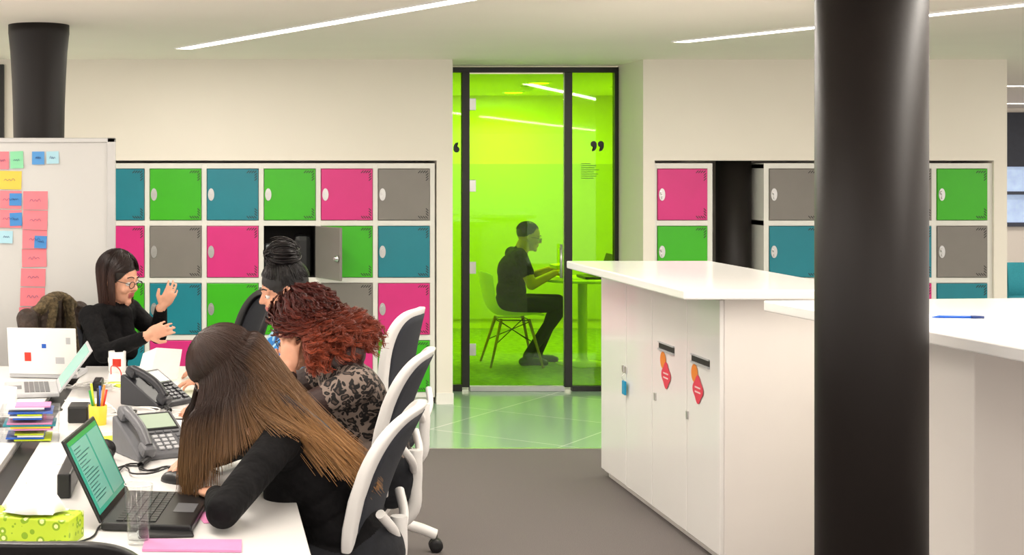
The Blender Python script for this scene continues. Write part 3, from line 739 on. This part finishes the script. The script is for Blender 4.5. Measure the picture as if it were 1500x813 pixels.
ph=rng.uniform(-math.pi,math.pi,N); fr_=math.radians(68)
th0=np.where(np.abs(ph)<fr_,1.0+.45*np.abs(ph)/fr_,1.55+.15*rng.uniform(0,1,N))*rng.uniform(.7,1,N)
C=scalp(F,ph,ph,th0,th0*0+.12,4,rng.uniform(.01,.06,N),hr=(.103,.084,.098))
P=catmull(np.stack(C,1),12); strands('hair_updo',P,.0015,.0012,hairBk,F)
N=260; n=26; a0=rng.uniform(0,6.28,N)[:,None]; tt=np.linspace(0,1,n)[None,:]; inc=rng.uniform(-1.3,1.3,N)[:,None]
rr=.050+rng.uniform(0,.026,N)[:,None]*(.4+tt); ang=a0+tt*3.2
lx=rr*np.cos(ang); ly=rr*np.sin(ang)*np.cos(inc); lz=rr*.85*np.sin(ang)*np.sin(inc)+rng.normal(0,.010,(N,1))
strands('hair_bun',np.stack([lx,ly,lz],2)+bun,.0024,.0016,hairBk,F)

# ===== woman 4 (far, gesturing)
F=Fig('seated_woman',(-.50,7.0,.55))
f4=A((.86,-.5,0.)); lf=A((.5,.86,0))
ch=A((-.47,6.98,.84)); nk=A((-.445,6.965,.985))
sl=A((-.37,7.13,.955)); sr=A((-.545,6.81,.955))
body(F,(-.5,7.0,.56),ch,nk,f4,blackC,jeans,w=.158,dpt=.10,sl=sl,sr=sr)
head(F,(-.415,6.945,1.125),(.84,-.50,-.22),skinM,hairDbS,neck=nk)
arm(F,sr,A((-.47,6.65,.80)),A((-.27,6.56,.89)),blackC,skinM)
hand(F,A((-.265,6.558,.893)),(.85,-.1,.4),(.4,-.9,.4),1,skinM,.4,spread=.12,s=.93)
arm(F,sl,A((-.23,7.06,.84)),A((-.21,6.90,.99)),blackC,skinM)
hand(F,A((-.208,6.895,.995)),(.55,-.25,.8),(.4,-.9,0),-1,skinM,.35,spread=.12,s=.93)
for a in np.linspace(0,6.28,9)[:-1]:
    F.ell(nk+A((.065*math.cos(a),.065*math.sin(a),-.01+.008*math.sin(3*a))),(.042,.042,.032),blackC,bias=.004)
F.cap(nk+f4*.07+A((0,0,-.02)),ch+f4*.12+A((0,0,-.06)),.035,.045,blackC)
legs(F,(-.5,7.0,.54),f4,[A((-.12,6.9,.53)),A((-.19,6.71,.53))],[A((-.1,6.86,.09)),A((-.17,6.68,.09))],jeans,shoeM)
F.build(); eyes(F,glasses=True,brow=hairDbS)
N=1700
ph,p1=split_phi(N,fr=math.radians(66)); th0=rng.uniform(.03,1.3,N); off=rng.uniform(.0,.12,N)
C=scalp(F,ph,p1,th0,np.maximum(th0+.2,1.55),4,off)
last=C[-1]; g=rng.normal(0,1,(N,3)); u=rng.uniform(0,1,N)
m1=last.copy(); m1[:,2]-=.045; e1=last+(F.headC-last)*.12; e1[:,2]=F.headC[2]-.125+.03*u
C+=[m1,e1]; P=catmull(np.stack(C,1),14); strands('hair_bob',P,.0015,.0007,hairDb,F)

# ===== man in meeting room
F=Fig('seated_man',(2.62,12.2,.50))
f5=A((1.,0,0))
sl=A((2.655,12.39,.935)); sr=A((2.645,12.01,.93))
body(F,(2.60,12.2,.54),(2.62,12.2,.81),(2.685,12.2,.97),f5,blackC,jeans,w=.175,dpt=.118,bust=False,sl=sl,sr=sr)
head(F,(2.76,12.2,1.085),(.96,-.08,-.22),skinM,hairDbS,hairC=(-.024,0,.040),hairR=(.094,.080,.088),neck=A((2.69,12.2,.965)),nr=.058)
arm(F,sr,A((2.72,11.93,.70)),A((2.93,12.02,.79)),blackC,skinM,r=1.1,shortfrac=.55)
hand(F,A((2.935,12.02,.79)),(1,.2,.15),(-.1,-.5,.8),1,skinM,.4)
arm(F,sl,A((2.76,12.46,.71)),A((2.96,12.34,.80)),blackC,skinM,r=1.1,shortfrac=.55)
hand(F,A((2.965,12.34,.80)),(1,-.2,.1),(-.1,.3,.9),-1,skinM,.4)
legs(F,(2.60,12.2,.53),f5,[A((3.03,12.30,.53)),A((3.02,12.08,.52))],[A((2.86,12.30,.09)),A((2.72,12.08,.09))],jeans,shoeM)
F.build(.006); eyes(F,glasses=True,brow=hairDbS)
N=900; ph=rng.uniform(-math.pi,math.pi,N); th0=rng.uniform(.03,1.0,N)*np.where(np.abs(ph)<1.1,.8,1.25)
C=scalp(F,ph,ph,th0,th0+.35,3,rng.uniform(0,.06,N),hc=(-.024,0,.040),hr=(.094,.080,.088))
strands('hair_short',catmull(np.stack(C,1),6),.0016,.001,hairBk,F)

# ---------------------------------------------------------------- meeting furniture
def shell_chair(name,loc,rz):
    e=E(name,(loc[0],loc[1],0),rz)
    prof=[(.23,.425),(.19,.437),(.08,.425),(-.04,.418),(-.14,.428),(-.20,.47),(-.235,.55),(-.255,.64),(-.275,.73),(-.285,.80)]
    v=[];f=[];nu=13
    for j,(x,z) in enumerate(prof):
        t=j/(len(prof)-1); hw=.215+.02*math.sin(t*math.pi) if t<.75 else .225-.12*(t-.75)*2
        for i in range(nu):
            u=-1+2*i/(nu-1); back=max(0,(t-.35)/.65)
            v.append((x+back*.09*u*u+.0,hw*u,z+(1-back)*.05*u*u*(.4+t*2)-(.03*u**4 if t>.9 else 0)))
    for j in range(len(prof)-1):
        for i in range(nu-1): a=j*nu+i; f.append((a,a+1,a+nu+1,a+nu))
    o=mesh('shell',v,f,whiteP,e,True); s=o.modifiers.new('s','SOLIDIFY'); s.thickness=.008; b=o.modifiers.new('u','SUBSURF'); b.levels=b.render_levels=2
    for i,(x,y) in enumerate(((.2,.2),(.2,-.2),(-.22,.2),(-.22,-.2))):
        cyl('leg_%d'%(i+1),(x*1.05,y*1.1,0),(x*.55,y*.6,.4),.009,.014,woodM,e,12)
    tube('wire_brace',[[(.15,.16,.2),(-.13,-.13,.38)],[(.15,-.16,.2),(-.13,.13,.38)],[(.12,.13,.38),(-.17,-.17,.2)],[(.12,-.13,.38),(-.17,.17,.2)],[(.12,.13,.39),(.12,-.13,.39)],[(-.13,.13,.39),(-.13,-.13,.39)],[(.12,.13,.39),(-.13,.13,.39)],[(.12,-.13,.39),(-.13,-.13,.39)]],.004,blackP,e,bez=False)
    return e
shell_chair('shell_chair',(2.62,12.2),0)
shell_chair('shell_chair',(3.85,12.5),PI)
e=E('round_table',(3.22,12.22,0))
lathe('top',[(.36,.712),(.375,.72),(.375,.728),(.37,.735)],whiteP,e,48)
lathe('pedestal',[(.225,.0),(.225,.012),(.06,.03),(.04,.06),(.04,.70),(.09,.712)],whiteP,e,40)

def laptop(name,loc,rz,body_m,w=.36,d=.24,tilt=105,screen=None,z=DZ,lid=None,keys=blackP):
    e=E(name,(loc[0],loc[1],z),rz)
    box('base',(-w/2,-d/2,.002),(w/2,d/2,.022),body_m,e,bev=.005)
    K=[]
    for r in range(5):
        n=13
        for c_ in range(n):
            x=-w*.44+c_*w*.88/n; y=d/2-.035-(r+1)*.021
            K.append(((x+.0015,y+.0015,.022),(x+w*.88/n-.0015,y+.0195,.0245)))
    boxes('keyboard',K,keys,e)
    box('trackpad',(-.05,-d/2+.015,.0215),(.05,-d/2+.07,.0225),greyP,e)
    a=math.radians(tilt)-PI/2
    l=boxes('lid',[((-w/2,-.004,0),(w/2,.004,d*.98))],[lid or body_m],e,bev=.003,loc=(0,d/2,.02),rot=(-a,0,0))
    mesh('screen',[(-w/2+.012,-.0045,.018),(w/2-.012,-.0045,.018),(w/2-.012,-.0045,d*.98-.012),(-w/2+.012,-.0045,d*.98-.012)],[(0,1,2,3)],screen or blackP,l)
    return e,l
scr=M('screen_teal','#379C86',.25,emit=.28); scrW=M('screen_window','#74B5A6',.25,emit=.2); scrT=M('screen_text','#2A6E68',.4); scrB=M('screen_bar','#2F9E4A',.3,emit=.2)
e,l=laptop('laptop',(-.125,3.83),PI/2-.13,blackP,w=.38,d=.235,tilt=116,screen=scr)
boxes('screen_panes',[((-.155,-.0056,.03),(.02,-.005,.205),0),((.035,-.0056,.03),(.165,-.005,.205),0),((-.173,-.0056,.207),(.173,-.005,.219),2)]+[((-.148,-.0062,.19-i*.0095),(-.148+random.uniform(.06,.15),-.0057,.1925-i*.0095),1) for i in range(16)],[scrW,scrT,scrB],l)
e,l=laptop('laptop',(-.70,6.45),math.radians(172),lgreyP,w=.31,d=.215,tilt=100,screen=scr,lid=whiteP)
boxes('lid_stickers',[((-.1,.0042,.05),(-.06,.0048,.08),0),((-.02,.0042,.12),(.0,.0048,.14),1),((.05,.0042,.06),(.08,.0048,.10),2),((-.13,.0042,.14),(-.11,.0048,.17),0)],[lgreyP,blueM,redM],l)
laptop('laptop',(-.72,5.95),math.radians(-82),lgreyP,w=.32,d=.22,tilt=128,screen=scrW,keys=greyP)
laptop('laptop',(3.30,12.2),-PI/2,blackP,w=.3,d=.2,tilt=108,z=.735)
box('paper_stack',(-.09,-.11,0),(.09,.11,.03),paper,None,bev=.002,loc=(3.05,12.19,.83),rot=(0,-.12,0))

# ---------------------------------------------------------------- desk items
def desk_phone(name,loc,rz,bm_=greyP,km=lgreyP):
    e=E(name,(loc[0],loc[1],DZ),rz)
    w_=.105;v=[(-w_,-.1,.0),(w_,-.1,.0),(w_,.1,.0),(-w_,.1,.0),(-w_,-.1,.018),(w_,-.1,.018),(w_,.085,.12),(-w_,.085,.12),(w_,.1,.115),(-w_,.1,.115)]
    o=mesh('housing',v,[(0,3,2,1),(0,1,5,4),(4,5,6,7),(7,6,8,9),(1,2,8,6,5),(0,4,7,9,3),(2,3,9,8)],bm_,e); b=o.modifiers.new('b','BEVEL'); b.width=.006; b.segments=3
    sl_=math.atan2(.102,.185)
    def on(nm_,lst,mat,bev=.001): return boxes(nm_,lst,mat,e,bev=bev,loc=(0,-.1,.0185),rot=(sl_,0,0))
    on('display',[((-.03,.125,.0),(.085,.195,.005))],M('lcd','#A9B9A5',.2,emit=.08))
    on('display_bezel',[((-.036,.118,-.002),(.092,.203,.003))],blackP)
    on('number_keys',[((-.02+c_*.026,.018+r*.019,.0),(-.002+c_*.026,.031+r*.019,.006)) for c_ in range(3) for r in range(4)],km)
    on('side_keys',[((.066,.015+r*.02,.0),(.092,.029+r*.02,.005)) for r in range(4)]+[((-.03+c_*.03,.1,.0),(-.006+c_*.03,.110,.005)) for c_ in range(4)],bm_)
    hs=tube('handset',[(-.075,.005,.032),(-.075,.06,.048),(-.075,.12,.046),(-.075,.195,.03)],.017,bm_,e); hs.location=(0,-.1,.0185); hs.rotation_euler=(sl_,0,0)
    on('handset_ends',[((-.10,-.02,.002),(-.05,.03,.04)),((-.10,.165,.002),(-.05,.215,.04))],bm_,.012)
    tube('coiled_cord',[[(-.08+.012*math.cos(t*1.9)-t*.001,-.12-.0012*t,.012+.008*math.sin(t*1.9)) for t in np.linspace(0,60,150)]],.002,blackP,e,res=1,bez=False)
    return e
desk_phone('desk_phone',(-.165,4.66),math.radians(28))
desk_phone('desk_phone',(-.19,5.66),math.radians(50),M('dark_phone','#2A2B30',.4,var=.05),greyP)
wg=thin_glass('clear_glass',(.975,.98,.98),clear=True)
e=E('water_glass',(-.163,3.53,DZ))
lathe('glass',[(.001,.001),(.026,.001),(.027,.006),(.036,.148),(.0345,.149),(.0335,.147),(.0255,.012),(.001,.010)],wg,e,40,cap=False)
lathe('water',[(.0005,.0125),(.0250,.0125),(.0288,.075),(.0005,.075)],thin_glass('water',(.94,.955,.955),clear=True),e,40,cap=False)
tube('rim',[tuple((.0352*math.cos(a),.0352*math.sin(a),.1485)) for a in np.linspace(0,2*math.pi,25)[:-1]],.0009,M('glass_rim','#E8EEEE',.1),e,cyc=True,res=2)
e=E('tissue_box',(-.43,3.58,DZ),math.radians(-14)); box('box',(-.115,-.06,0),(.115,.06,.065),tissuepat(),e,bev=.003)
v=[];f_=[];n=22
for i in range(n):
    for j in range(n):
        u=i/(n-1)*2-1; w=j/(n-1)*2-1; r=math.hypot(u,w); an=math.atan2(w,u)
        v.append((u*.075*(1+.15*math.sin(3*an)),w*.045*(1+.2*math.cos(4*an)),.067+.07*max(0,1-r)**.55*(1+.35*math.sin(5*an+1)*min(1,r*3))+.006))
for i in range(n-1):
    for j in range(n-1): a=i*n+j; f_.append((a,a+n,a+n+1,a+1))
o=mesh('tissue',v,f_,paper,e,True); o.modifiers.new('s','SOLIDIFY').thickness=.001
e=E('pencil_cup',(-.388,5.2,DZ)); lathe('cup',[(.031,0),(.034,.07),(.031,.07),(.028,.004),(.001,.004)],yellowM,e,24,cap=False)
for i,(a,m) in enumerate(((0.2,redM),(1.4,blueM),(2.5,limePap),(3.6,M('pen_green','#2C9A3C',.4)),(4.8,blackP),(5.6,orangeM),(.9,pinkPap))):
    cyl('pen_%d'%(i+1),(.008*math.cos(a),.008*math.sin(a),.006),(.032*math.cos(a),.032*math.sin(a),.125+.01*(i%3)),.0045,.0045,m,e,10)
box('desk_tidy',(-.50,5.22,DZ),(-.425,5.34,DZ+.06),blackP,bev=.006)
e=E('drawer_organiser',(-.60,4.93,DZ),math.radians(4))
acr=thin_glass('clear_acrylic',(.955,.965,.975),clear=True)
boxes('case',[((-.1,-.08,z),(.1,.08,z+.003)) for z in (0,.036,.072,.105)]+[((-.1,-.08,0),(-.097,.08,.108)),((.097,-.08,0),(.1,.08,.108)),((-.1,-.081,.028),(.1,-.078,.036)),((-.1,-.081,.064),(.1,-.078,.072)),((-.1,-.081,.098),(.1,-.078,.106))],acr,e)
cm=[limePap,pinkPap,blueM,yellowM,paper,tealM]
boxes('papers',[((-.09+random.uniform(0,.05),-.074,z+i*.0065),(.09-random.uniform(0,.05),.07,z+.005+i*.0065),(i*2+q)%6) for q,z in enumerate((.004,.040,.076)) for i in range(4)],cm,e)
boxes('top_papers',[((-.08,-.06,.1085),(.05,.06,.113),4),((-.05,-.05,.113),(.07,.05,.117),1)],cm,e)
def mug(name,x,y,m,h=.095,r=.04,rz=0,mark=None):
    e=E(name,(x,y,DZ),rz); lathe('cup',[(r*.86,0),(r,.01),(r,h),(r-.004,h),(r-.005,.008),(.001,.008)],m,e,32,cap=False)
    tube('handle',[(r-.003,0,h*.8),(r+.026,0,h*.7),(r+.026,0,h*.35),(r-.003,0,h*.22)],.005,m,e)
    if mark:
        v=[];f=[]
        for i in range(9):
            a=-PI/2-.5+i/8*1.0-rz
            for z in (.03,.065): v.append(((r+.0006)*math.cos(a),(r+.0006)*math.sin(a),z))
        for i in range(8): f.append((2*i,2*i+2,2*i+3,2*i+1))
        mesh('printed_mark',v,f,mark,e)
mug('coffee_mug',-.40,6.55,whiteP,mark=redM,rz=2.2)
mug('coffee_mug',-.75,5.42,whiteP,rz=2.8,h=.1)
e=E('smartphone',(-.10,3.62,DZ),math.radians(96)); box('body',(-.035,-.07,.0),(.035,.07,.009),blackP,e,bev=.004)
e=E('computer_mouse',(-.085,4.235,DZ),math.radians(140))
v=(SV*A((.055,.031,.034))); v[:,2]=np.maximum(v[:,2],0); mesh('shell',v,SF,blackP,e,True)
e=E('computer_mouse',(-.73,5.16,DZ),math.radians(20)); mesh('shell',v,SF,blackP,e,True)
def sheet(name,x,y,w,d,rz,m,z=DZ+.001,h=.0015):
    return box(name,(-w/2,-d/2,0),(w/2,d/2,h),m,None,loc=(x,y,z),rot=(0,0,rz))
sheet('pink_folder',-.03,3.505,.24,.10,math.radians(-2),pinkPap,h=.006)
sheet('pink_note',.02,3.80,.07,.12,.2,M('pink_paper2','#E88FC0',.7))
sheet('lime_leaflet',-.33,6.16,.14,.2,.5,limePap)
sheet('lime_leaflet',-.30,4.93,.10,.08,.3,limePap)
sheet('paper_sheet',-.46,5.66,.15,.21,.3,paper)
sheet('paper_sheet',-.10,5.12,.21,.297,-.4,paper)
sheet('paper_sheet',-.40,4.60,.15,.21,.1,paper)
sheet('magazine',-.90,5.0,.22,.3,.2,M('magazine_cover','#C8C4C0',.3,var=.4,vscale=30),h=.006)
mesh('open_booklet',[(-.24,6.2,.735),(-.12,6.3,.735),(-.10,6.34,.86),(-.21,6.24,.88),(-.30,6.24,.735),(-.27,6.28,.85)],[(0,1,2,3),(4,0,3,5)],paper).modifiers.new('s','SOLIDIFY').thickness=.002
e=E('headset',(-.315,4.50,DZ)); tube('band',[(0,-.06,.02),(-.03,-.05,.06),(-.05,0,.085),(-.03,.05,.06),(0,.06,.02)],.005,blackP,e)
for i,y in enumerate((-.06,.06)): lathe('ear_pad_%d'%(i+1),[(.01,-.012),(.03,-.01),(.033,0),(.03,.01),(.01,.012)],blackP,e,24,loc=(0,y,.034),rot=(PI/2,0,0))
e=E('scissors',(-.62,5.50,DZ+.004),.3)
for i,s in enumerate((-1,1)):
    tube('handle_%d'%(i+1),[tuple((.05+.02*math.cos(a),s*.017+.014*math.sin(a),0)) for a in np.linspace(0,6.28,12)],.0035,blackP,e,res=2); box('blade_%d'%(i+1),(-.1,-.006,-.001),(.03,.006,.001),chrome,e,rot=(0,0,s*.1))
boxes('cable_box',[((-.415,4.02,DZ),(-.375,4.35,DZ+.07))],blackP,bev=.006)
def cable(name,pts,m,r=.0028): tube(name,[[tuple(p) for p in pts]],r,m,res=2)
for i in range(3):
    pts=[(-.30+.02*i+random.uniform(-.02,.02),4.15,DZ+.004)]
    for q in range(7): pts.append((-.28+q*.05+random.uniform(-.03,.03),4.38+random.uniform(-.09,.09),DZ+.004+.004*i))
    cable('cable',pts,blackP)
for i in range(4):
    pts=[]
    for q in range(9): pts.append((-.62+q*.045+random.uniform(-.06,.06),6.05+random.uniform(-.14,.14),DZ+.004+.004*i))
    cable('cable',pts,whiteP)
cable('cable',[(-.42,6.42,DZ+.01),(-.41,6.3,DZ+.06),(-.36,6.1,DZ+.07),(-.33,5.9,DZ+.02),(-.25,5.75,DZ+.01)],redM)
cable('cable',[(-.52,3.6,DZ+.004),(-.45,3.48,DZ+.004),(-.30,3.55,DZ+.004),(-.27,3.7,DZ+.004)],blackP)
for i in range(3):
    pts=[]
    for q in range(7): pts.append((-.35+q*.05+random.uniform(-.03,.03),5.4+random.uniform(-.12,.12),DZ+.004+.004*i))
    cable('cable',pts,whiteP if i else blackP)
box('stapler',(-.47,5.98,DZ),(-.43,6.12,DZ+.04),blackP,bev=.008)

# jacket draped over far chair
F=Fig('winter_jacket',(-.73,7.15,.8)); jm=M('jacket_brown','#33241A',.6,var=.4,vscale=22,bump=1,bscale=14,bdist=.03); fm=M('fur_trim','#5E5038',.95,var=.6,vscale=60,bump=.8,bscale=90,bdist=.012)
b0=A((-.755,7.165,0)); lf=nrm((.5,.86,0))
for i,t in enumerate(np.linspace(-1,1,9)):
    c_=b0+lf*t*.20+f4*(.010*(-1)**i); dz=-.05*t*t-.03*(t<-.4)
    F.cap(c_+A((0,0,1.0+dz)),c_+A((-.03,.02,.55+.03*(i%2))),.034,.046,jm)
for t in np.linspace(-1,1,12):
    c_=b0+lf*t*.13+f4*.015; F.ell(c_+A((.0,0,1.025-.05*t*t)),(.032,.032,.024),fm,bias=.008)
for s in (-1,1):
    for i in range(14):
        q=i/13; F.ell(b0+lf*s*(.06+.07*q)+f4*.05+A((0,0,1.0-.30*q)),(.022,.022,.026),fm,bias=.008)
    F.cap(b0+lf*s*.22+A((0,0,.93)),b0+lf*s*.25+f4*.05+A((0,0,.78)),.052,.045,jm); F.cap(b0+lf*s*.25+f4*.05+A((0,0,.78)),b0+lf*s*.24+f4*.03+A((0,0,.58)),.045,.038,jm)
F.build(.006,5)

# teal tub chair far right
e=E('tub_armchair',(8.05,13.9,0),.3)
box('seat',(-.3,-.3,.2),(.3,.3,.42),tealM,e,bev=.06,seg=4)
v=[];f_=[]
for i in range(17):
    a=PI*i/16
    for r,z in ((.30,.2),(.36,.2),(.40,.72),(.34,.74)): v.append((r*math.cos(a),r*math.sin(a),z))
for i in range(16):
    for q in range(4): a=i*4; f_.append((a+q,a+(q+1)%4,a+4+(q+1)%4,a+4+q))
f_.append((0,1,2,3)); f_.append((67,66,65,64)); mesh('back',v,f_,tealM,e,True)
boxes('legs',[((x,y,0),(x+.04,y+.04,.2)) for x in (-.26,.22) for y in (-.26,.22)],blackP,e)
